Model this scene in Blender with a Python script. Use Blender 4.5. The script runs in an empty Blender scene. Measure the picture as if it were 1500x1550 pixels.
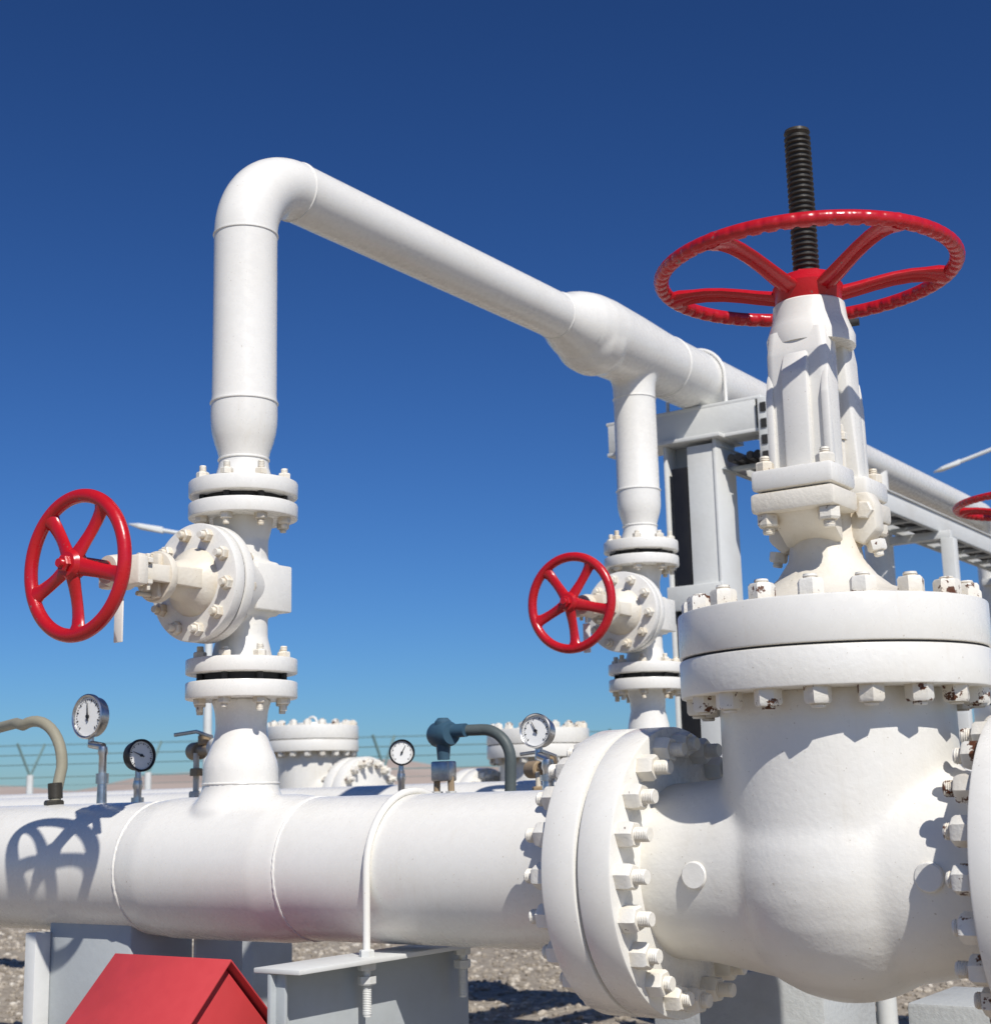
import bpy, bmesh, math, random
from mathutils import Vector, Matrix
random.seed(7)
EYE=1.4
Y0=3.2615;Z0=-.170;X1=-3.195;Z1=2.054;Y2=5.81;XV=-1.300
V=Vector
scene=bpy.context.scene
# ---------------------------------------------------------------- materials
def newmat(name):
    m=bpy.data.materials.new(name); m.use_nodes=True
    nt=m.node_tree; bs=nt.nodes['Principled BSDF']
    return m,nt,bs
def noise(nt,co,scale,detail=4,rough=.5):
    n=nt.nodes.new('ShaderNodeTexNoise'); n.inputs['Scale'].default_value=scale
    n.inputs['Detail'].default_value=detail; n.inputs['Roughness'].default_value=rough
    nt.links.new(co,n.inputs['Vector']); return n.outputs['Fac']
def ramp(nt,fac,stops):
    r=nt.nodes.new('ShaderNodeValToRGB'); nt.links.new(fac,r.inputs['Fac'])
    e=r.color_ramp.elements
    while len(e)<len(stops): e.new(.5)
    for i,(p,c) in enumerate(stops):
        e[i].position=p; e[i].color=(c[0],c[1],c[2],1) if hasattr(c,'__len__') else (c,c,c,1)
    return r.outputs['Color']
def mix(nt,fac,a,b,mode='MIX'):
    m=nt.nodes.new('ShaderNodeMix'); m.data_type='RGBA'; m.blend_type=mode
    for s,v in ((m.inputs['Factor'],fac),(m.inputs['A'],a),(m.inputs['B'],b)):
        if isinstance(v,bpy.types.NodeSocket): nt.links.new(v,s)
        elif hasattr(v,'__len__'): s.default_value=(v[0],v[1],v[2],1)
        else: s.default_value=v
    return m.outputs['Result']
def bump(nt,bs,h,strength,dist=.002,prev=None):
    b=nt.nodes.new('ShaderNodeBump'); b.inputs['Strength'].default_value=strength; b.inputs['Distance'].default_value=dist
    nt.links.new(h,b.inputs['Height'])
    if prev is not None: nt.links.new(prev,b.inputs['Normal'])
    nt.links.new(b.outputs['Normal'],bs.inputs['Normal']); return b.outputs['Normal']
def coord(nt):
    g=nt.nodes.new('ShaderNodeNewGeometry'); return g.outputs['Position']
def paint(name,base,dirt,dirt_amt=.35,rough=.42,bscale=60,bstr=.25,rust=None,aodirt=.0,crust=(.10,.035,.015),spec=.35,streak=0):
    m,nt,bs=newmat(name); co=coord(nt)
    n1=noise(nt,co,3.5,5,.6); n2=noise(nt,co,35,4,.6)
    f1=ramp(nt,n1,[(.45,0),(.75,1)])
    mm=nt.nodes.new('ShaderNodeMath'); mm.operation='MULTIPLY'; mm.inputs[1].default_value=dirt_amt
    nt.links.new(f1,mm.inputs[0])
    c=mix(nt,mm.outputs[0],base,dirt)
    c=mix(nt,.06,c,ramp(nt,n2,[(.3,.55),(.7,1.0)]),'MULTIPLY')
    if streak:
        mp=nt.nodes.new('ShaderNodeMapping'); mp.inputs['Scale'].default_value=(38,38,2.2); nt.links.new(co,mp.inputs['Vector'])
        ns=noise(nt,mp.outputs['Vector'],1,4,.6)
        ms=nt.nodes.new('ShaderNodeMath'); ms.operation='MULTIPLY'; nt.links.new(ramp(nt,ns,[(.56,0),(.78,streak)]),ms.inputs[0]); nt.links.new(f1,ms.inputs[1])
        c=mix(nt,ms.outputs[0],c,(dirt[0]*.8,dirt[1]*.74,dirt[2]*.62))
        sp=noise(nt,co,150,1,.5); c=mix(nt,ramp(nt,sp,[(.765,0),(.785,.6)]),c,(.36,.30,.22))
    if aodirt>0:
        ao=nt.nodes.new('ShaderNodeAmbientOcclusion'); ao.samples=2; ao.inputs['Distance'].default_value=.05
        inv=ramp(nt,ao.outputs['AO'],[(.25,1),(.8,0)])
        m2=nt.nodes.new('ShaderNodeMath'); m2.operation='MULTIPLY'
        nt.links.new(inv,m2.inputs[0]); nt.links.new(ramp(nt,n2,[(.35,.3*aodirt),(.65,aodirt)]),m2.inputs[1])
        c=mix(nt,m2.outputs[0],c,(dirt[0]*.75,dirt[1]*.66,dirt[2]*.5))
    if rust is not None:
        n3=noise(nt,co,rust[0],5,.7)
        c=mix(nt,ramp(nt,n3,[(rust[1],0),(rust[1]+.02,1)]),c,crust)
    nt.links.new(c,bs.inputs['Base Color'])
    nr=ramp(nt,n2,[(.3,max(0,rough-.07)),(.7,rough+.08)]); nt.links.new(nr,bs.inputs['Roughness'])
    bs.inputs['Specular IOR Level'].default_value=spec
    nb=noise(nt,co,bscale,3,.5); nb2=noise(nt,co,bscale*5,1,.5)
    p=bump(nt,bs,nb,bstr,.003); bump(nt,bs,nb2,bstr*.6,.0008,p)
    return m
WH=paint('white_paint',(.80,.785,.735),(.72,.685,.60),.3,.27,16,.06,spec=.5,streak=.35)
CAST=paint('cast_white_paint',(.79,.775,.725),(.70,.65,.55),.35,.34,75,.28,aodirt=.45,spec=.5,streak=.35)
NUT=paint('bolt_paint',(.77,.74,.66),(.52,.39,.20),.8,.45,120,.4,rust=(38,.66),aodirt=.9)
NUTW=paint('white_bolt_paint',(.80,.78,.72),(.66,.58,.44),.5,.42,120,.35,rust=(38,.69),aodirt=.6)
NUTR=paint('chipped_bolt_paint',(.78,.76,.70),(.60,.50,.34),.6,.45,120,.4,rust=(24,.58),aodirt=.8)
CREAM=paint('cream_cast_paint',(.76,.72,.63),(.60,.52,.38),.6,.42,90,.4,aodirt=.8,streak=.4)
RED=paint('red_paint',(.50,.009,.015),(.34,.007,.010),.5,.27,60,.2,rust=(34,.655),crust=(.22,.12,.11),spec=.55)
REDM=paint('faded_red_paint',(.54,.055,.06),(.42,.045,.045),.8,.5,20,.2,rust=(50,.71),crust=(.50,.28,.25))
GREY=paint('grey_paint',(.42,.45,.46),(.34,.35,.34),.6,.5,40,.3)
LGREY=paint('light_grey_paint',(.66,.67,.65),(.54,.52,.47),.5,.5,40,.3)
STEEL=paint('dark_threaded_steel',(.040,.036,.028),(.085,.06,.035),.7,.45,80,.4)
DARK=paint('dark_gasket',(.03,.03,.03),(.05,.045,.04),.5,.7,40,.3)
CONC=paint('concrete',(.46,.48,.48),(.33,.32,.30),.7,.85,60,.8)
BLUE=paint('blue_grey_enamel',(.045,.10,.15),(.05,.09,.12),.5,.4,60,.2)
HOSE=paint('beige_hose',(.30,.28,.21),(.22,.20,.15),.6,.6,60,.3)
RUB=paint('grey_conduit',(.09,.11,.11),(.06,.07,.07),.6,.5,60,.3)
DIAL=paint('dial_face',(.80,.80,.78),(.72,.72,.70),.3,.4,40,.0)
BLK=paint('black_plastic',(.015,.015,.017),(.03,.03,.03),.5,.35,60,.1)
CHR,_nt,_b=newmat('stainless_steel'); _b.inputs['Metallic'].default_value=1; _b.inputs['Roughness'].default_value=.3
_c=coord(_nt); _nt.links.new(ramp(_nt,noise(_nt,_c,40,4),[(.3,.45),(.7,.7)]),_b.inputs['Base Color'])
TAN=paint('tan_brass',(.36,.27,.17),(.28,.20,.12),.6,.5,60,.3)
FENCE=paint('fence_paint',(.68,.70,.68),(.5,.5,.47),.5,.6,20,.1)
TEAL=paint('teal_galvanised',(.16,.26,.26),(.2,.27,.26),.5,.6,20,.1)
# ---------------------------------------------------------------- mesh builder
def frame(axis,ref=None):
    a=V(axis).normalized()
    if ref is None: ref=V((0,0,1)) if abs(a.z)<.9 else V((1,0,0))
    u=(V(ref)-a*a.dot(V(ref))).normalized(); w=a.cross(u); return a,u,w
class B:
    def __init__(s): s.v=[];s.f=[];s.m=[];s.mats=[]
    def mi(s,m):
        if m not in s.mats: s.mats.append(m)
        return s.mats.index(m)
    def lathe(s,o,axis,prof,mat,seg=64,ph=0,ref=None,sc=(1,1)):
        a,u,w=frame(axis,ref); o=V(o); k=s.mi(mat); rings=[]
        for t,r in prof:
            if r<1e-6: rings.append([len(s.v)]); s.v.append(o+a*t)
            else:
                st=len(s.v); rings.append(list(range(st,st+seg)))
                for i in range(seg):
                    an=ph+2*math.pi*i/seg
                    s.v.append(o+a*t+(u*math.cos(an)*sc[0]+w*math.sin(an)*sc[1])*r)
        for A,C in zip(rings,rings[1:]):
            if len(A)==1 and len(C)==1: continue
            for i in range(seg):
                j=(i+1)%seg
                if len(A)==1: s.f.append((A[0],C[i],C[j]))
                elif len(C)==1: s.f.append((A[j],A[i],C[0]))
                else: s.f.append((A[j],A[i],C[i],C[j]))
                s.m.append(k)
    def cyl(s,p0,p1,r,mat,r1=None,seg=24,ch=0):
        p0=V(p0);p1=V(p1);L=(p1-p0).length; r1=r if r1 is None else r1
        if ch: pr=[(0,0),(0,r-ch),(ch,r),(L-ch,r1),(L,r1-ch),(L,0)]
        else: pr=[(0,0),(0,r),(L,r1),(L,0)]
        s.lathe(p0,p1-p0,pr,mat,seg)
    def flange(s,o,axis,r,t0,t1,mat,c=.006,seg=96,ri=0):
        s.lathe(o,axis,[(t0,ri),(t0,r-c),(t0+c*.3,r-c*.3),(t0+c,r),(t1-c,r),(t1-c*.3,r-c*.3),(t1,r-c),(t1,ri)],mat,seg)
    def nut(s,o,axis,sz,h,mat,stud=.012,sr=None,smat=None):
        ph=random.random()*6
        s.lathe(o,axis,[(0,0),(0,sz),(h*.82,sz),(h,sz*.86),(h,0)],mat,6,ph)
        sr=sr or sz*.55
        if stud>0:
            pr=[(h*.9,0),(h*.9,sr)]
            n=max(2,int(stud/.004))
            for i in range(n):
                z=h+stud*i/n; pr+= [(z,sr),(z+stud/n*.5,sr*.9)]
            pr+=[(h+stud,sr*.88),(h+stud,0)]
            s.lathe(o,axis,pr,smat or mat,12)
    def bolts(s,o,axis,R,n,t0,t1,sz,mat,ph=0,stud=.012,h=None,ref=None,side=3):
        a,u,w=frame(axis,ref); h=h or sz*.95
        for i in range(n):
            an=ph+2*math.pi*i/n; p=V(o)+(u*math.cos(an)+w*math.sin(an))*R
            st=stud*random.uniform(.6,1.5)
            if side&1: s.nut(p+a*t1,a,sz,h,mat,st)
            if side&2: s.nut(p+a*t0,-a,sz,h,mat,st*.8)
            s.cyl(p+a*t0,p+a*t1,sz*.5,DARK,seg=8)
    def box(s,c,size,mat,bev=.004,rot=None):
        bm=bmesh.new(); bmesh.ops.create_cube(bm,size=1)
        for v in bm.verts: v.co=V((v.co.x*size[0],v.co.y*size[1],v.co.z*size[2]))
        if bev>0: bmesh.ops.bevel(bm,geom=list(bm.edges),offset=bev,segments=2,affect='EDGES',profile=.5)
        s.addbm(bm,Matrix.Translation(V(c))@(rot.to_4x4() if rot else Matrix()),mat)
    def hull(s,pts,mat,bev=.004):
        bm=bmesh.new(); vs=[bm.verts.new(p) for p in pts]
        r=bmesh.ops.convex_hull(bm,input=vs)
        bmesh.ops.dissolve_limit(bm,angle_limit=.02,verts=bm.verts[:],edges=bm.edges[:])
        if bev>0: bmesh.ops.bevel(bm,geom=list(bm.edges),offset=bev,segments=2,affect='EDGES',profile=.5)
        s.addbm(bm,Matrix(),mat)
    def addbm(s,bm,M,mat):
        k=s.mi(mat); st=len(s.v); bm.verts.index_update()
        for v in bm.verts: s.v.append(M@v.co)
        for f in bm.faces: s.f.append(tuple(st+v.index for v in f.verts)); s.m.append(k)
        bm.free()
    def tube(s,pts,r,mat,seg=16,closed=False,sc=(1,1),ref=None):
        pts=[V(p) for p in pts]; n=len(pts); k=s.mi(mat)
        rs=r if hasattr(r,'__len__') else [r]*n
        T=[]
        for i in range(n):
            a=pts[(i-1)%n] if (closed or i>0) else pts[i]; b=pts[(i+1)%n] if (closed or i<n-1) else pts[i]
            T.append((b-a).normalized())
        if ref is None: _,u,_=frame(T[0])
        else: u=V(ref)
        rings=[]
        for i in range(n):
            u=(V(ref) if ref is not None else u); u=(u-T[i]*T[i].dot(u)).normalized(); w=T[i].cross(u)
            st=len(s.v); rings.append(list(range(st,st+seg)))
            for j in range(seg):
                an=2*math.pi*j/seg; s.v.append(pts[i]+(u*math.cos(an)*sc[0]+w*math.sin(an)*sc[1])*rs[i])
        m=n if closed else n-1
        for i in range(m):
            A=rings[i];C=rings[(i+1)%n]
            for j in range(seg):
                q=(j+1)%seg; s.f.append((A[j],A[q],C[q],C[j])); s.m.append(k)
        if not closed:
            s.f.append(tuple(reversed(rings[0]))); s.m.append(k); s.f.append(tuple(rings[-1])); s.m.append(k)
    def obj(s,name,parent=None,angle=32,remesh=None,smooth=0,recalc=True):
        me=bpy.data.meshes.new(name); off=parent.location if parent else V((0,0,0))
        me.from_pydata([tuple(v-off) for v in s.v],[],s.f)
        for m in s.mats: me.materials.append(m)
        me.polygons.foreach_set('material_index',s.m)
        bm=bmesh.new(); bm.from_mesh(me)
        if recalc: bmesh.ops.recalc_face_normals(bm,faces=bm.faces)
        bm.to_mesh(me); bm.free()
        me.shade_smooth()
        if not remesh: me.set_sharp_from_angle(angle=math.radians(angle))
        ob=bpy.data.objects.new(name,me); scene.collection.objects.link(ob)
        if parent: ob.parent=parent
        if remesh:
            r=ob.modifiers.new('r','REMESH'); r.mode='VOXEL'; r.voxel_size=remesh; r.use_smooth_shade=True
            if smooth:
                q=ob.modifiers.new('s','SMOOTH'); q.factor=.5; q.iterations=smooth
        return ob
def empty(name,loc):
    e=bpy.data.objects.new(name,None); e.location=V(loc); scene.collection.objects.link(e); e.empty_display_size=.1; return e
def arc(c,r,a0,a1,u,w,n=16):
    c=V(c);u=V(u);w=V(w)
    return [c+(u*math.cos(a0+(a1-a0)*i/n)+w*math.sin(a0+(a1-a0)*i/n))*r for i in range(n+1)]
# ---------------------------------------------------------------- handwheel
def handwheel(parent,c,axis,R,tr,phase,hub_off,hub_r,ref,name='handwheel',scallop=0,sw=.02):
    b=B(); a,u,w=frame(axis,ref); c=V(c)
    n=600 if scallop else 160; k=b.mi(RED); seg=20; st=len(b.v)
    for i in range(n):
        an=2*math.pi*i/n; d=u*math.cos(an)+w*math.sin(an)
        for j in range(seg):
            q=2*math.pi*j/seg; rr=tr
            if scallop:
                # finger notches on the inner-lower side of the rim
                dd=math.cos(q-math.radians(225)); k2=max(0,dd)**1.5+.35*max(0,math.cos(q))**3
                rr=tr*(1-.30*k2*max(0,math.sin(an*scallop)))
            b.v.append(c+d*(R+rr*math.cos(q)*1.05)+a*(rr*math.sin(q)))
    for i in range(n):
        for j in range(seg):
            A=st+i*seg+j;C=st+i*seg+(j+1)%seg;D=st+((i+1)%n)*seg+(j+1)%seg;E=st+((i+1)%n)*seg+j
            b.f.append((A,C,D,E)); b.m.append(k)
    hc=c+a*hub_off
    for i in range(5):
        an=phase+2*math.pi*i/5; d=u*math.cos(an)+w*math.sin(an); pts=[];rs=[]
        for t in [0,.12,.25,.4,.55,.7,.82,.92,1]:
            rad=hub_r*.5+(R-hub_r*.5)*t
            s=t*t*(3-2*t)
            pts.append(hc+d*rad+a*(-hub_off*s+ .045*R*math.sin(t*math.pi)*(1 if hub_off<0 else -1)))
            rs.append(sw*(1.15-.25*math.sin(t*math.pi)+.28*(t>.9)))
        side=a.cross(d)
        b.tube(pts,rs,RED,12,sc=(1.2,.62),ref=side)
        if scallop: b.tube([p-a*sw*.3 for p in pts[1:-1]],[sw*.42]*7,RED,8,sc=(.6,1.6),ref=side)
    b.lathe(hc,a,[(-hub_r*.6,0),(-hub_r*.6,hub_r*.8),(-hub_r*.5,hub_r*.9),(hub_r*.2,hub_r),(hub_r*.5,hub_r*.8),(hub_r*.55,hub_r*.5),(hub_r*.55,0)],RED,32)
    return b.obj(name,parent,angle=40),hc
# ---------------------------------------------------------------- small gate valve on riser
def small_valve(X,Y,zc,wy):
    P=empty('gate_valve',(X,Y,zc)); o=V((X,Y,zc)); Z=V((0,0,1)); YN=V((0,-1,0))
    b=B()
    b.lathe(o,Z,[(-.225,0),(-.225,.095),(-.19,.088),(-.15,.078),(.15,.078),(.19,.088),(.225,.095),(.225,0)],CAST,48)
    b.box(o+V((0,-.045,0)),(.17,.26,.17),CAST,.012)
    b.lathe(o,YN,[(-.08,0),(-.08,.06),(.0,.10),(.10,.135),(.135,.14),(.135,0)],CAST,48)
    b.obj('body',P,remesh=.006,smooth=6)
    b=B()
    b.box(o+V((.018,.035,0)),(.17,.155,.145),WH,.006)
    for s in (1,-1):
        b.flange(o,Z*s,.169,.218,.264,WH,.005)
        b.lathe(o,Z*s,[(.262,0),(.262,.125),(.288,.125),(.288,0)],DARK,48)
        b.bolts(o,Z*s,.135,8,.218,.338,.020,NUT,ph=.39,stud=.016)
    b.flange(o,YN,.178,.128,.165,WH,.005); b.flange(o,YN,.178,.170,.208,WH,.005)
    b.lathe(o,YN,[(.16,0),(.16,.172),(.175,.172),(.175,0)],DARK,48)
    b.bolts(o,YN,.146,10,.128,.208,.021,NUT,ph=.2,stud=.016)
    b.obj('flanges',P)
    b=B()
    b.lathe(o,YN,[(.20,.0),(.205,.105),(.225,.095),(.25,.065),(.30,.048),(.34,.045),(.34,0)],CREAM,48)
    b.flange(o,YN,.075,.335,.36,CREAM,.004,32)
    for s in (1,-1):
        b.hull([o+V((s*x,-y,z)) for x,y,z in [(.075,.21,.03),(.075,.21,-.03),(.05,.21,.03),(.05,.21,-.03),(.062,.47,.022),(.062,.47,-.022),(.038,.47,.022),(.038,.47,-.022)]],CREAM,.004)
        b.nut(o+V((0,-.36,s*.055)),YN,.014,.014,NUT,.05)
        b.nut(o+V((s*.062,-.44,.024)),Z,.015,.014,NUT,.012); b.nut(o+V((s*.062,-.44,-.024)),-Z,.015,.014,NUT,.016)
    b.box(o+V((0,-.475,0)),(.17,.040,.085),CREAM,.009)
    b.box(o+V((0,-.36,0)),(.065,.03,.13),CREAM,.008)
    b.lathe(o,YN,[(.455,0),(.455,.050),(.50,.048),(.535,.040),(.535,0)],CREAM,32)
    b.cyl(o+YN*.3,o+YN*.56,.018,STEEL)
    b.box(o+V((-.02,-.47,-.135)),(.034,.006,.125),WH,.002)
    b.cyl(o+V((-.02,-.47,-.07)),o+V((-.02,-.47,-.03)),.006,WH)
    b.obj('bonnet_and_yoke',P)
    w=V((X,Y-wy,zc))
    ob,hc=handwheel(P,w,YN,.193,.0185,math.pi+.06,.015,.042,V((0,0,1)),sw=.019)
    b=B(); b.lathe(w,YN,[(-.1,0),(-.1,.026),(-.02,.026),(-.02,0)],RED,24); b.nut(w+YN*.034,YN,.024,.018,RED,.012); b.obj('wheel_nut',P)
    return P
# ---------------------------------------------------------------- big valve
def big_valve(X,Y,dz,top=True,full=True,name='large_gate_valve',prt=True):
    P=empty(name,(X,Y,Z0+dz)); c=V((X,Y,Z0+dz)); Zu=V((0,0,1)); XA=V((1,0,0)); g=V((X,Y,dz))
    b=B()
    b.lathe(g,Zu,[(Z0,0),(Z0,.268),(.235,.266),(.235,0)],CAST,96)
    pr=[]
    for i in range(17):
        a=-math.pi/2+math.pi*i/16; pr.append((Z0+.285*math.sin(a),.285*math.cos(a)))
    pr[0]=(pr[0][0],0);pr[-1]=(pr[-1][0],0)
    b.lathe(g,Zu,pr,CAST,96)
    b.lathe(c,XA,[(-.45,0),(-.45,.205),(-.32,.212),(-.2,.232),(-.08,.25),(.08,.25),(.2,.232),(.3,.212),(.40,.205),(.40,0)],CAST,96)
    b.obj('body',P,remesh=.010 if full else .02,smooth=14 if full else 4)
    b=B()
    for sx,dx in ((-1,-.272),(1,.262)):
        p=c+V((dx,-.19,0)); b.cyl(p,p+V((0,-.038,0)),.031,CAST,ch=.003)
    b.flange(g,Zu,.354,.226,.312,CAST,.005,128); b.flange(g,Zu,.354,.317,.42,WH,.005,128)
    b.lathe(g,Zu,[(.30,0),(.30,.347),(.33,.347),(.33,0)],DARK,96)
    b.bolts(g,Zu,.315,18,.226,.42,.030,NUTR,ph=.09,stud=.008,h=.036)
    for (t0,t1,t2,t3) in ((-.605,-.515,-.507,-.42),(.38,.462,.47,.555)):
        b.flange(c,XA,.344,t0,t1,WH,.006,128); b.flange(c,XA,.344,t2,t3,WH,.006,128)
        b.lathe(c,XA,[(t1-.01,0),(t1-.01,.325),(t2+.01,.325),(t2+.01,0)],DARK,96)
        b.bolts(c,XA,.300,20,t0,t3,.032,NUTW if t0<0 else NUTR,ph=.0,stud=.026,h=.040)
    if top:
        b.lathe(g,Zu,[(.40,0),(.42,.262),(.432,.255),(.45,.20),(.47,.150),(.50,.115),(.54,.088),(.60,.078),(.66,.08),(.66,0)],CREAM,96)
    elif prt:
        b.flange(g,Zu,.12,.42,.45,CAST,.01,48); b.tube(arc(g+V((0,0,.45)),.045,0,math.pi,(1,0,0),(0,0,1),12),.01,CAST,8)
    b.obj('flanges',P)
    if not top: return P
    b=B()
    for s in (-1,1):
        b.box(g+V((0,s*.110,.662)),(.205,.150,.048),CREAM,.010)
        b.box(g+V((0,s*.108,.716)),(.200,.145,.050),WH,.010)
        b.hull([g+V((x,s*y,z)) for x in(-.07,.07) for (y,z) in((.06,.57),(.09,.60),(.06,.64),(.16,.64))],CREAM,.006)
        pts=[]
        for (z,hx,yi,yo) in ((.735,.078,.05,.108),(1.03,.076,.045,.105),(1.09,.070,.02,.095)):
            for sx in(-1,1): pts+= [g+V((sx*hx,s*yo*.93,z)),g+V((sx*hx*.8,s*yo,z)),g+V((sx*hx,s*yi,z))]
        b.hull(pts,WH,.004)
        b.hull([g+V((x,s*y,z)) for x in(-.032,.032) for (y,z) in((.10,.735),(.128,.735),(.125,.98),(.10,1.04))],WH,.006)
        for sx in(-1,1):
            b.hull([g+V((x,s*y,z)) for x in(sx*.078,sx*.06) for (y,z) in((.09,.74),(.118,.74),(.116,.92),(.10,.985))],WH,.004)
            p=g+V((sx*.074,s*.150,.741)); b.nut(p,Zu,.022,.022,NUT,.014); b.nut(p-V((0,0,.104)),-Zu,.026,.028,NUT,.016)
            b.cyl(p-V((0,0,.11)),p,.013,DARK)
    b.cyl(g+V((0,0,.64)),g+V((0,0,.80)),.048,CREAM); b.flange(g,Zu,.06,.80,.825,CREAM,.004,32)
    b.cyl(g+V((.0,0,.8)),g+V((0,0,1.1)),.031,STEEL)
    for sx in(-1,1):
        b.tube([g+V((sx*.055,0,.66)),g+V((sx*.055,0,.86))],.011,NUT,10); b.nut(g+V((sx*.055,0,.825)),Zu,.018,.018,NUT,.02)
        b.hull([g+V((sx*x,y,z)) for y in(-.02,.035) for(x,z) in((.07,.69),(.12,.69),(.135,.66),(.135,.60),(.10,.565),(.07,.58))],CREAM,.008)
        b.nut(g+V((sx*.11,-.02,.645)),V((0,-1,0)),.022,.014,NUT,.0)
        b.nut(g+V((sx*.12,.008,.575)),V((sx*.2,0,-1)),.022,.024,NUTR,.012)
    b.lathe(g,Zu,[(1.06,0),(1.06,.105),(1.085,.106),(1.11,.097),(1.13,.090),(1.168,.086),(1.172,.082),(1.172,0)],WH,64,sc=(1,1))
    b.cyl(g+V((.06,.02,1.115)),g+V((.112,.03,1.115)),.009,DARK)
    b.obj('yoke',P)
    b=B(); pr=[(1.17,0),(1.17,.0315)]; z=1.2
    while z<1.618: pr+=[(z,.0325),(z+.0035,.0325),(z+.0055,.027),(z+.0095,.027)]; z+=.0135
    pr+=[(1.622,.0325),(1.630,.030),(1.630,0)]
    b.lathe(g,Zu,pr,STEEL,32); b.obj('threaded_stem',P,angle=25)
    ob,hc=handwheel(P,g+V((0,0,1.254)),Zu,.354,.0175,math.radians(-32),-.055,.085,V((1,0,0)),scallop=60,sw=.0225)
    b=B(); b.lathe(g,Zu,[(1.17,.04),(1.17,.062),(1.235,.055),(1.24,.034)],RED,32); b.nut(g+V((0,0,1.235)),Zu,.048,.02,RED,0); b.obj('stem_nut',P)
    return P
# ---------------------------------------------------------------- build valves
big_valve(XV,Y0,0)
small_valve(X1,Y0,.666,.64)
small_valve(X1,Y2,.812,.62)
big_valve(-1.76,7.05,.07,full=False)
big_valve(-7.67,8.6,.19,top=False,full=False,name='check_valve')
big_valve(-5.60,8.6,.07,top=False,full=False,name='check_valve')
XA=V((1,0,0));YA=V((0,1,0));ZA=V((0,0,1))
def weld(r,t): return [(t-.004,r),(t-.002,r+.0035),(t+.002,r+.0035),(t+.004,r)]
# main pipeline
P=empty('gas_pipeline',(X1,Y0,Z0))
b=B(); o=V((0,Y0,Z0))
b.lathe(o,XA,[(-16,.2),(-3.40,.2)],WH,128)
b.lathe(o,XA,[(-3.0,.2),(-1.95,.2),(-1.93,.215),(-1.90,.225)],WH,128)
b.lathe(o,XA,[(-.76,.215),(-.72,.2),(6,.2)],WH,128)
for t in(-3.525,-2.875,-1.98):
    n=150
    b.tube([o+V((t+random.uniform(-.0012,.0012),math.cos(2*math.pi*i/n)*.1988,math.sin(2*math.pi*i/n)*.1988)) for i in range(n)],[.0048*random.uniform(.8,1.15) for i in range(n)],WH,8,closed=True)
b.obj('pipe',P)
b=B()
b.lathe(o,XA,[(-3.53,0),(-3.53,.2005),(-3.49,.204),(-3.43,.210),(-2.97,.210),(-2.91,.204),(-2.87,.2005),(-2.87,0)],WH,96)
q=V((X1,Y0,0))
b.lathe(q,ZA,[(-.1,0),(-.1,.16),(.0,.15),(.03,.128),(.06,.114),(.09,.113),(.127,.112),(.15,.106),(.18,.093),(.21,.082),(.24,.077),(.29,.08),(.315,.088),(.328,.092),(.328,0)],WH,64)
b.obj('reducing_tee',P,remesh=.008,smooth=12)
b=B()
q=V((X1,Y0,0)); b.flange(q,ZA,.169,.327,.378,WH,.005)
b.tube([q+V((.1125*math.cos(i*math.pi/40),.1125*math.sin(i*math.pi/40),.075)) for i in range(80)],[.004*random.uniform(.8,1.2) for i in range(80)],WH,8,closed=True)
b.obj('riser_flange',P)
# overhead
P=empty('overhead_bypass_pipe',(X1,Y0,Z1))
b=B(); q=V((X1,Y0,0)); br=.232
b.flange(q,ZA,.169,.952,1.0,WH,.005)
prof=[(.998,.094),(1.02,.088),(1.05,.079),(1.07,.077),(1.085,.078)]+weld(.0775,1.075)+[(1.10,.082),(1.13,.092),(1.16,.100),(1.19,.1035),(1.215,.1045)]+[(1.235,.1045)]+weld(.104,1.259)+[(1.28,.1015)]+[(1.80,.1013)]+weld(.1015,1.822)
b.lathe(q,ZA,prof,WH,96)
b.tube(arc((X1,Y0+br,Z1-br),br,math.pi,math.pi/2,(0,1,0),(0,0,1),40),.1015,WH,96)
h=V((X1,0,Z1))
b.lathe(h,YA,weld(.1015,Y0+br)+[(Y0+br+.01,.1013),(5.10,.1013)]+weld(.1015,5.14)+[(5.15,.103),(5.19,.112),(5.25,.135),(5.30,.15)],WH,96)
b.lathe(h,YA,[(6.1,.151)]+weld(.151,6.12)+[(7.2,.151),(7.25,.148),(7.5,.105),(7.55,.1013)]+[(11.1,.1013)],WH,64)
b.tube(arc((X1,11.1,Z1-br),br,math.pi/2,0,(0,1,0),(0,0,1),16),.1015,WH,48)
b.cyl((X1,11.1+br,Z1-br),(X1,11.1+br,-.1),.1013,WH)
b.cyl((X1,8.9,Z1),(X1,8.9,-.1),.09,WH)
q2=V((X1,Y2,.147))
b.lathe(q2,ZA,[(.998,.094),(1.02,.088),(1.05,.079),(1.07,.077)]+weld(.0775,1.075)+[(1.10,.082),(1.13,.092),(1.16,.0985),(1.19,.0995),(1.215,.0995)]+weld(.0995,1.24)+[(1.25,.097),(1.66,.097)]+weld(.097,1.675)+[(1.69,.097)],WH,64)
b.flange(q2,ZA,.169,.952,1.0,WH,.005); b.flange(q2,ZA,.169,.327,.378,WH,.005)
b.lathe(q2,ZA,[(-.1,.1),(.1,.1),(.18,.09),(.24,.077),(.29,.08),(.328,.092)],WH,64)
b.obj('pipe',P)
b=B()
b.lathe(h,YA,[(5.2,0),(5.2,.112),(5.25,.13),(5.32,.155),(5.40,.168),(5.5,.172),(5.75,.165),(5.95,.156),(6.08,.151),(6.14,.150),(6.14,0)],WH,96)
b.lathe(V((X1,5.42,Z1-.03)),YA,[(-.17,0),(-.15,.08),(-.1,.13),(-.03,.160),(.05,.165),(.14,.14),(.19,0)],WH,64)
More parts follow.
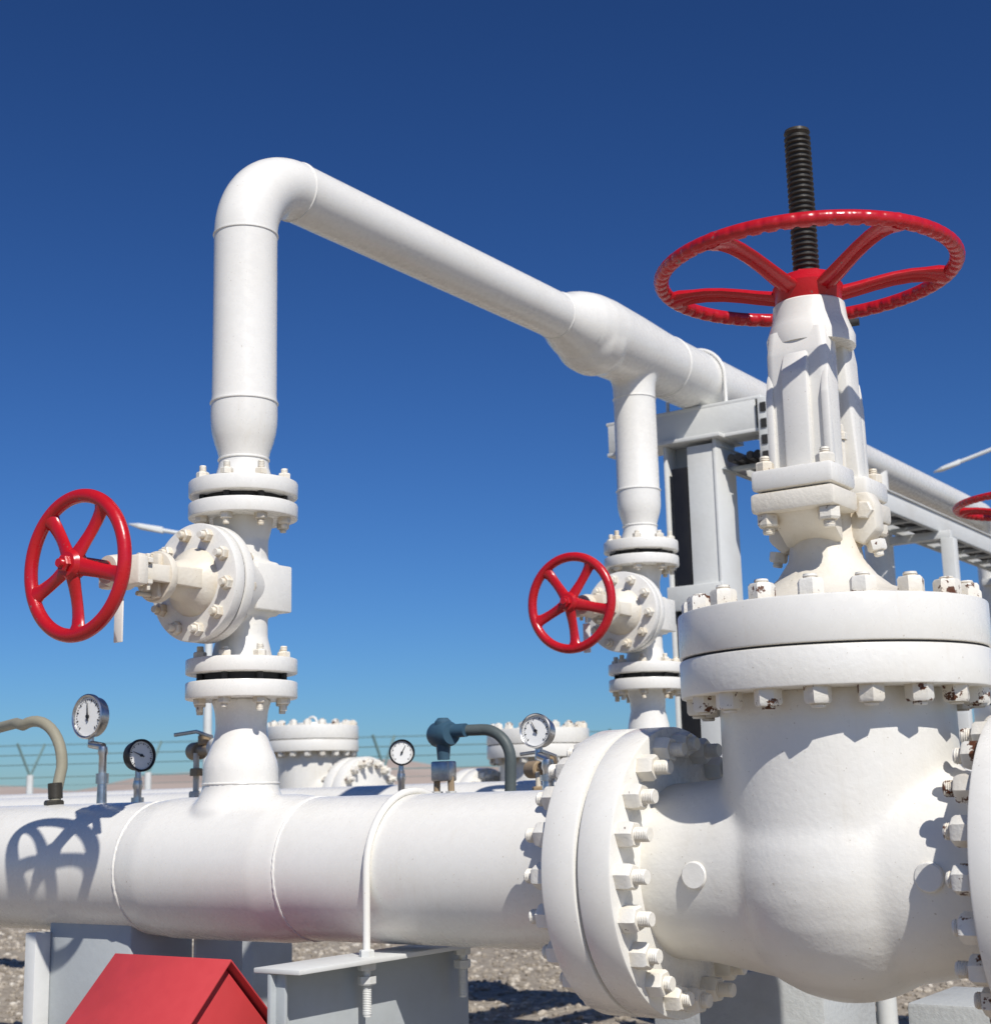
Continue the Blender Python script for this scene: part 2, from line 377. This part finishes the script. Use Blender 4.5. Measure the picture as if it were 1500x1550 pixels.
b.lathe(V((X1,Y2,0)),ZA,[(Z1,0),(Z1,.12),(Z1-.13,.108),(Z1-.17,.100),(Z1-.21,.0978),(Z1-.27,.0975),(Z1-.27,0)],WH,64)
b.obj('tee',P,remesh=.009,smooth=9)
b=B()
def ubolt(b,x,y,z,r,ax,down,tr=.009,mat=WH):
    u=YA if ax=='x' else XA
    c=V((x,y,z)); pts=[c-u*r-ZA*down]+arc(c,r,math.pi,0,u,ZA,24)+[c+u*r-ZA*down]
    b.tube(pts,tr,mat,12)
ubolt(b,X1,6.45,Z1,.162,'y',.22)
b.obj('u_bolt',P)
# rear pipelines
for (y,z,x0,x1) in ((Y2,Z0+.1,-14,-.5),(8.6,Z0+.15,-16,-8.27),(8.6,Z0+.12,-7.1,-6.2),(8.6,Z0+.10,-5.05,-2),(7.05,Z0+.07,-2.5,-2.37),(7.05,Z0+.07,-1.21,5)):
    P=empty('rear_pipeline',((x0+x1)/2,y,z)); b=B(); b.cyl((x0,y,z),(x1,y,z),.17 if y==Y2 else .2,WH,seg=64)
    for xx in [x0+.6+i*2.6 for i in range(int(max(1,(x1-x0)/2.6)))]:
        b.box((xx,y,(z-.2-EYE)/2-.02),(.3,.3,EYE+z-.16),CONC,.01)
    b.obj('pipe',P)
# ---------------------------------------------------------------- supports
P=empty('pipe_support_beam',(-2.56,3.13,-.4)); b=B()
b.box((-2.56,3.15,-.388),(.15,.82,.012),LGREY,.002)
b.box((-2.585,3.15,-.58),(.012,.816,.37),GREY,.002)
b.box((-2.56,3.15,-.77),(.15,.82,.012),GREY,.002)
b.box((-2.565,2.765,-.58),(.03,.01,.368),GREY,.001)
b.box((-2.56,3.25,-1.09),(.18,.18,.62),GREY,.004)
b.obj('i_beam',P)
b=B(); ux=-2.535; ubolt(b,ux,Y0,Z0,.209,'x',.36,.0100)
for s in(-1,1):
    p=V((ux,Y0+s*.209,-.382)); b.nut(p,ZA,.020,.018,LGREY,0); b.nut(p-ZA*.012,-ZA,.024,.022,LGREY,0); b.nut(p-ZA*.048,-ZA,.024,.022,LGREY,.075,sr=.012)
b.obj('u_bolt',P)
def pier(x,y,sx,sy,top,mat=CONC,name='concrete_pier'):
    P=empty(name,(x,y,-EYE)); b=B(); hgt=top+EYE
    b.box((x,y,-EYE+hgt/2-.05),(sx,sy,hgt+.1),mat,.012)
    b.box((x,y,-EYE+.04),(sx+.16,sy+.16,.16),CONC,.02)
    b.obj('pedestal',P)
pier(-3.73,Y0+.02,.38,.26,-.33,GREY); pier(-1.93,4.3,.40,.4,-.50); pier(-1.30,4.35,.42,.4,-.57); pier(-5.6,Y0,.4,.26,-.33)
P=empty('steel_post',(-3.98,3.15,-EYE)); b=B(); b.box((-3.93,3.12,-.88),(.05,.06,1.03),LGREY,.003); b.box((-3.42,3.40,-.88),(.012,.2,1.03),GREY,.002); b.obj('post',P)
# portal support
P=empty('pipe_rack_support',(X1,6.45,-EYE)); b=B()
zt=Z1-.152
b.box((X1-.05,6.45,zt-.01),(.86,.16,.018),LGREY,.003); b.box((X1-.05,6.45,zt-.17),(.86,.16,.018),LGREY,.003); b.box((X1-.05,6.45,zt-.09),(.85,.014,.15),LGREY,.002)
b.box((X1-.06,6.375,zt-.09),(.82,.008,.145),LGREY,.001)
zb=zt-.18; L=zb+EYE
for s in(-1,1): b.box((X1+s*.135,6.45,zb-L/2),(.016,.22,L),LGREY,.003)
b.box((X1,6.45,zb-L/2),(.27,.014,L),GREY,.002)
b.box((X1+.06,6.352,zb-L/2),(.15,.012,L-.05),LGREY,.002)
b.box((X1-.065,6.38,.2+.45),(.085,.06,1.9),BLK,.004)  # black strip added to stand in for shade in the post's web recess
b.box((X1,6.45,zb+.006),(.36,.28,.02),LGREY,.003)
b.box((X1,6.34,.95),(.30,.03,.12),LGREY,.004); b.box((X1+.4,6.45,zt-.20),(.06,.2,.36),LGREY,.004)
for i in range(4): b.box((X1+.432,6.45,zt-.07-.08*i),(.004,.09,.045),DARK,0)
for i in range(4): b.box((X1+.4,6.347,zt-.07-.08*i),(.03,.004,.045),DARK,0)
b.box((X1,6.45,-EYE+.05),(.55,.5,.2),CONC,.02)
b.obj('steel_frame',P)
# cable tray
P=empty('cable_tray',(-2.93,9.5,1.62)); b=B()
for x in(-3.06,-2.80):
    b.box((x,9.8,1.63),(.006,6.8,.11),LGREY,.001); b.box((x+(.012 if x<-3 else -.012),9.8,1.575),(.03,6.8,.006),GREY,.001); b.box((x,9.8,1.688),(.03,6.8,.006),LGREY,.001)
y=6.5
while y<13.1: b.box((-2.93,y,1.585),(.25,.045,.02),GREY,.002); y+=.28
for x in(-3.0,-2.96,-2.9,-2.86): b.tube([(x,6.4,1.62),(x+.01,9,1.622),(x-.01,13.2,1.62)],.022,BLK,8)
for y in(8.9,11.2): b.box((-2.98,y,1.55),(.5,.06,.05),LGREY,.004); b.box((-2.75,y,.05),(.08,.08,2.95),LGREY,.004)
b.obj('tray',P)
P=empty('instrument_tubing_stand',(-2.9,7.1,-EYE)); b=B()
for x,y,t,r,m in((-2.98,7.1,1.22,.035,RUB),(-2.90,7.1,1.30,.03,GREY),(-2.80,7.1,1.18,.04,RUB),(-2.70,7.15,1.08,.05,LGREY)):
    b.cyl((x,y,-EYE),(x,y,t-.12),r,m,ch=.004); b.cyl((x,y,t-.12),(x,y,t-.1),r*1.5,LGREY,ch=.003); b.cyl((x,y,t-.1),(x,y,t),r*.6,STEEL)
b.box((-2.85,7.1,.9),(.4,.05,.05),LGREY,.003)
b.obj('tubes',P)
# ---------------------------------------------------------------- gauges
def gauge(x,y,z,base,r,face,rim=CHR,stemmat=CHR,needle=.6,sx=None):
    P=empty('pressure_gauge',(x,y,z)); c=V((x,y,z)); a,u,w=frame(face,ZA); b=B()
    b.lathe(c,a,[(-.03,0),(-.03,r*.85),(-.026,r*.93),(0,r*.97),(.004,r*1.06),(.014,r*1.06),(.017,r*1.0),(.014,r*.93),(.006,r*.91)],rim,48)
    b.lathe(c,a,[(.007,r*.93),(.007,0)],DIAL,48)
    for i in range(28):
        an=math.radians(225-270*i/27)-math.pi/2
        d=u*math.cos(an)+w*math.sin(an); L=.12 if i%3==0 else .06
        b.tube([c+a*.0085+d*r*(.82-L),c+a*.0085+d*r*.82],r*(.018 if i%3 else .03),BLK,4)
    d=(u*math.cos(needle)+w*math.sin(needle)); b.tube([c+a*.011-d*r*.2,c+a*.011+d*r*.65],[r*.05,r*.02],BLK,6); b.cyl(c+a*.008,c+a*.014,r*.09,BLK,seg=12)
    p=c-u*r-a*.01; q=V((sx if sx is not None else p.x,p.y,base))
    b.tube([p+u*r*.1,p-u*.03],.010,stemmat,12)
    p2=V((q.x,q.y,p.z-.03))
    b.tube([p-u*.02,p2],.013,stemmat,12)
    b.lathe(p2,q-p2,[(0,0),(0,.014),(.02,.017),(.03,.013),((q-p2).length*.45,.013),((q-p2).length*.45,.021),((q-p2).length*.62,.021),((q-p2).length*.62,.015),((q-p2).length,.017)],stemmat,12)
    b.obj('gauge',P)
gauge(-3.885,Y0,.312,.02,.070,(.0,-1,.03),needle=.1,sx=-3.825)
gauge(-3.73,Y0+.08,.18,-.02,.050,(1,-.15,.05),rim=BLK,needle=1.2)
gauge(-2.125,Y0,.182,.02,.043,(.1,-1,.10),needle=.5,sx=-2.10)
gauge(-3.40,4.3,.19,-.1,.045,(.9,-.8,.05),rim=BLK,needle=-.5)
# transmitter
P=empty('pressure_transmitter',(-3.2,4.25,.22)); b=B(); c=V((-3.17,4.25,.245))
b.lathe(c,V((1,-.3,0)),[(-.05,0),(-.05,.038),(-.038,.044),(.038,.044),(.05,.038),(.05,0)],BLUE,32)
b.lathe(c,ZA,[(-.09,0),(-.09,.022),(-.03,.027),(0,.034),(.045,.03),(.058,.018),(.058,0)],BLUE,24)
b.box(c-V((0,0,.13)),(.08,.05,.07),CHR,.006)
for s in(-1,1): b.tube([c+V((s*.03,0,-.15)),c+V((s*.035,0,-.3)),c+V((s*.03,0,-.45))],.012,TAN,8); b.nut(c+V((s*.03,0,-.2)),-ZA,.02,.03,LGREY,0)
b.tube([c+V((.05,0,.01))]+arc(c+V((.15,.03,-.10)),.11,math.pi/2,-.1,(1,.1,0),(0,0,1),10)+[c+V((.25,.03,-.5))],.020,RUB,12)
b.cyl(c+V((.04,0,.01)),c+V((.10,0,.01)),.024,BLUE)
b.obj('housing_and_conduit',P)
# left hose
P=empty('flexible_hose',(-3.95,Y0,.2)); b=B()
b.tube([(-4.75,3.5,.29),(-4.55,3.4,.31),(-4.38,3.35,.318)]+arc((-4.22,3.3,.16),.155,math.pi*.62,-.05,(1,0,0),(0,0,1),12)+[(-4.055,3.27,.06),(-4.05,3.26,0)],.019,HOSE,16)
b.nut((-4.05,3.26,.015),ZA,.033,.03,STEEL,0); b.cyl((-4.055,3.27,.05),(-4.06,3.27,.1),.024,STEEL)
b.obj('hose',P)
# small instrument valves standing behind the main pipe
def manifold(x,y,z,s=1):
    P=empty('instrument_valve_manifold',(x,y,z)); b=B(); o=V((x,y,z)); k=lambda *a:o+V(a)*s
    b.cyl(k(-.12,.1,.0),k(.16,-.05,-.01),.020*s,TAN); b.cyl(k(.10,-.02,0),k(.20,-.07,-.01),.042*s,CREAM,ch=.006*s); b.cyl(k(-.18,.13,0),k(-.10,.09,0),.036*s,TAN,ch=.005)
    for dx in(-.10,0,.07):
        b.cyl(k(dx,.07,-.5),k(dx,.07,-.01),.012*s,CREAM); b.nut(k(dx,.07,-.10),ZA,.028*s,.03*s,TAN,0); b.nut(k(dx,.07,-.2),ZA,.03*s,.04*s,CREAM,0)
    b.cyl(k(-.05,.07,.02),k(-.05,.07,.06),.03*s,TAN,ch=.004)
    b.tube([k(0,.07,.0),k(0,.05,.05),k(-.03,.0,.07),k(-.12,-.03,.06)],.008*s,CHR,8)
    b.obj('manifold',P)
manifold(-4.28,4.15,.235,1.0); manifold(-2.95,4.6,.12,.9)
# ---------------------------------------------------------------- red cabinet
P=empty('red_equipment_cover',(-2.95,2.77,-EYE)); b=B()
x0,x1,yc,zr=-3.17,-2.765,2.77,-.375; hw=.27; th=.006
for s in(-1,1):
    b.hull([V((x,yc+s*y,z)) for x in(x0,x1+.025) for (y,z) in((0,zr),(0,zr+th),(hw,zr-hw*1.0),(hw,zr-hw+th))],REDM,.001)
b.hull([V((x,yc+y,z)) for x in(x0+.01,x1) for (y,z) in((0,zr-.012),(hw-.02,zr-hw+.005),(-hw+.02,zr-hw+.005),(hw-.02,-EYE),(-hw+.02,-EYE))],REDM,.002)
b.obj('gable_cover',P)
# ---------------------------------------------------------------- street lamps, fence
def lamp(x,y,zt,d,L,rise,hs=1,tr=.025):
    P=empty('street_lamp',(x,y,-EYE)); b=B(); d=V(d).normalized()
    b.cyl((x,y,-EYE),(x,y,zt),.06,FENCE,.04,seg=16)
    e=V((x,y,zt))+d*L+ZA*rise
    b.tube([(x,y,zt-.1),V((x,y,zt))+d*L*.3+ZA*rise*.3,e],tr,FENCE,8)
    dd=(d*L+ZA*rise).normalized(); W=ZA.cross(dd)
    b.hull([e+dd*(t*hs)+ZA*(z*hs)+W*(w_*hs) for t,z,w_ in((0,.05,.05),(0,-.05,.05),(0,.05,-.05),(0,-.05,-.05),(.4,.03,.12),(.4,-.04,.12),(.4,.03,-.12),(.4,-.04,-.12),(.6,0,.05),(.6,0,-.05))],FENCE,.006)
    b.obj('pole_and_head',P)
lamp(-13.0,12.7,3.28,(-.8,-.55,0),.58,.12,.75)
lamp(-3.7,17.4,4.25,(-.95,-.3,0),1.4,-.45,.55,.022)
P=empty('security_fence',(-16,20,-EYE)); b=B()
fd=V((.824,.566,0)); fo=V((-13.6,19.8,0)); fn=V((-.566,.824,0))
i=-16
while i<=12:
    p=fo+fd*(i*1.9)
    b.cyl(p-ZA*EYE,p+ZA*.62,.055,FENCE,seg=8)
    for s in(-1,1): b.tube([p+ZA*.6,p+fd*(s*.16)+fn*(s*.2)+ZA*1.12],.024,TEAL,6)
    i+=1
A=fo-fd*31;C=fo+fd*24
for z in(-.9,.0,.58): b.tube([A+ZA*z,C+ZA*z],.010,TEAL,5)
for z in(-1.1,-.7,-.5,-.3,-.15,.15,.3,.45): b.tube([A+ZA*z,C+ZA*z],.0035,TEAL,4)
for k in(.35,.65,.95):
    for s in(-1,1): 
        d=fd*(s*.16*k)+fn*(s*.2*k)+ZA*(.6+.52*k); b.tube([A+d,C+d],.0045,TEAL,4)
b.obj('posts_and_wire',P)
# ---------------------------------------------------------------- ground
m,nt,bs=newmat('gravel_ground'); co=coord(nt)
vo=nt.nodes.new('ShaderNodeTexVoronoi'); vo.inputs['Scale'].default_value=26; nt.links.new(co,vo.inputs['Vector'])
sep=nt.nodes.new('ShaderNodeSeparateColor'); nt.links.new(vo.outputs['Color'],sep.inputs['Color'])
c=ramp(nt,sep.outputs[0],[(0,(.22,.185,.145)),(.5,(.34,.295,.235)),(1,(.50,.45,.37))])
c=mix(nt,.5,c,ramp(nt,noise(nt,co,.7,6),[(.3,(.26,.22,.17)),(.7,(.42,.36,.28))]))
c=mix(nt,ramp(nt,vo.outputs['Distance'],[(.5,0),(.9,.5)]),c,(.12,.10,.08))
nt.links.new(c,bs.inputs['Base Color']); bs.inputs['Roughness'].default_value=.9
iv=nt.nodes.new('ShaderNodeMath'); iv.operation='SUBTRACT'; iv.inputs[0].default_value=1; nt.links.new(vo.outputs['Distance'],iv.inputs[1])
bump(nt,bs,iv.outputs[0],.7,.02)
me=bpy.data.meshes.new('ground'); S=3000
me.from_pydata([(-S,-S,-EYE),(S,-S,-EYE),(S,S,-EYE),(-S,S,-EYE)],[],[(0,1,2,3)]); me.materials.append(m)
ob=bpy.data.objects.new('gravel_ground',me); scene.collection.objects.link(ob)
m2,nt,bs=newmat('stones'); gi=nt.nodes.new('ShaderNodeNewGeometry')
c=ramp(nt,gi.outputs['Random Per Island'],[(0,(.20,.17,.135)),(.5,(.36,.315,.255)),(.85,(.48,.43,.36)),(1,(.62,.58,.51))])
nt.links.new(c,bs.inputs['Base Color']); bs.inputs['Roughness'].default_value=.9
bmx=bmesh.new(); bmesh.ops.create_icosphere(bmx,subdivisions=1,radius=1); bv=[v.co.copy() for v in bmx.verts]; bf=[tuple(v.index for v in f.verts) for f in bmx.faces]; bmx.free()
vs=[];fs=[]
for i in range(20000):
    d=6.0+18*random.random()**1.4; an=math.radians(34.5)+random.uniform(-.42,.42)
    x=-math.sin(an)*d;y=math.cos(an)*d; s=random.uniform(.008,.024)*(1+.03*d); M=Matrix.Rotation(random.random()*6.3,3,'Z')
    sx,sy,sz=random.uniform(.8,1.4),random.uniform(.7,1.1),random.uniform(.5,.8); st=len(vs)
    for v in bv:
        p=M@V((v.x*sx*random.uniform(.8,1.15),v.y*sy*random.uniform(.8,1.15),v.z*sz*random.uniform(.85,1.1)))*s
        vs.append((x+p.x,y+p.y,-EYE+s*.25+p.z))
    fs+= [tuple(st+k for k in f) for f in bf]
me=bpy.data.meshes.new('gravel'); me.from_pydata(vs,[],fs); me.materials.append(m2)
ob=bpy.data.objects.new('gravel_stones',me); scene.collection.objects.link(ob)
# hills
m3,nt,bs=newmat('desert_hills'); co=coord(nt)
c=ramp(nt,noise(nt,co,.02,6),[(.3,(.38,.30,.25)),(.7,(.47,.39,.33))]); nt.links.new(c,bs.inputs['Base Color']); bs.inputs['Roughness'].default_value=1
vs=[];fs=[];nn=160
for i in range(nn+1):
    an=math.radians(-30+110*i/nn)
    hgt=12+3.5*math.sin(i*.13+1)+2*math.sin(i*.31)+1.0*math.sin(i*.9)+random.uniform(-.3,.3)
    for (d,zz) in((380,-EYE-.5),(460,hgt*.55),(560,hgt*1.1),(700,-EYE-1)):
        vs.append((-math.sin(an)*d,math.cos(an)*d,zz))
for i in range(nn):
    for j in range(3): fs.append((i*4+j,(i+1)*4+j,(i+1)*4+j+1,i*4+j+1))
me=bpy.data.meshes.new('hills'); me.from_pydata(vs,[],fs); me.materials.append(m3); me.shade_smooth()
ob=bpy.data.objects.new('desert_hills',me); scene.collection.objects.link(ob)
# ---------------------------------------------------------------- lift everything so the ground is z=0
for ob in scene.objects:
    if ob.parent is None: ob.location.z+=EYE
# ---------------------------------------------------------------- light
sd=V((.64,-.46,.81)).normalized()
w=bpy.data.worlds.new('World'); scene.world=w; w.use_nodes=True; nt=w.node_tree
bg=nt.nodes['Background']; sky=nt.nodes.new('ShaderNodeTexSky'); sky.sky_type='NISHITA'; sky.sun_disc=False
sky.sun_elevation=math.asin(sd.z); sky.sun_rotation=math.atan2(sd.x,sd.y)
sky.altitude=0; sky.air_density=1.0; sky.dust_density=.3; sky.ozone_density=6.0
gm=nt.nodes.new('ShaderNodeGamma'); gm.inputs['Gamma'].default_value=1.36
nt.links.new(sky.outputs[0],gm.inputs['Color'])
tint=mix(nt,1.0,gm.outputs[0],(.43,.61,.80),'MULTIPLY')
nt.links.new(tint,bg.inputs['Color']); bg.inputs['Strength'].default_value=.05
L=bpy.data.lights.new('sun','SUN'); L.energy=4.5; L.angle=math.radians(.5); L.color=(1,.955,.885)
lo=bpy.data.objects.new('sun',L); lo.rotation_euler=sd.to_track_quat('Z','Y').to_euler(); lo.location=(5,-5,8); scene.collection.objects.link(lo)
# ---------------------------------------------------------------- camera
f,pitch,roll,yaw=2226.7,.19544,.02451,.60202
F=V((-math.sin(yaw)*math.cos(pitch),math.cos(yaw)*math.cos(pitch),math.sin(pitch)))
R=V((math.cos(yaw),math.sin(yaw),0)); U=R.cross(F)
R2=math.cos(roll)*R-math.sin(roll)*U; U2=R2.cross(F)
cd=bpy.data.cameras.new('camera'); cam=bpy.data.objects.new('camera',cd); scene.collection.objects.link(cam)
M=Matrix((R2,U2,-F)).transposed().to_4x4(); M.translation=V((0,0,EYE)); cam.matrix_world=M
cd.sensor_fit='HORIZONTAL'; cd.sensor_width=36; cd.lens=36*f/1500; cd.clip_start=.05; cd.clip_end=6000
cd.dof.use_dof=True; cd.dof.focus_distance=3.8; cd.dof.aperture_fstop=6.3
scene.camera=cam
scene.view_settings.view_transform='Standard'; scene.view_settings.look='None'; scene.view_settings.exposure=0
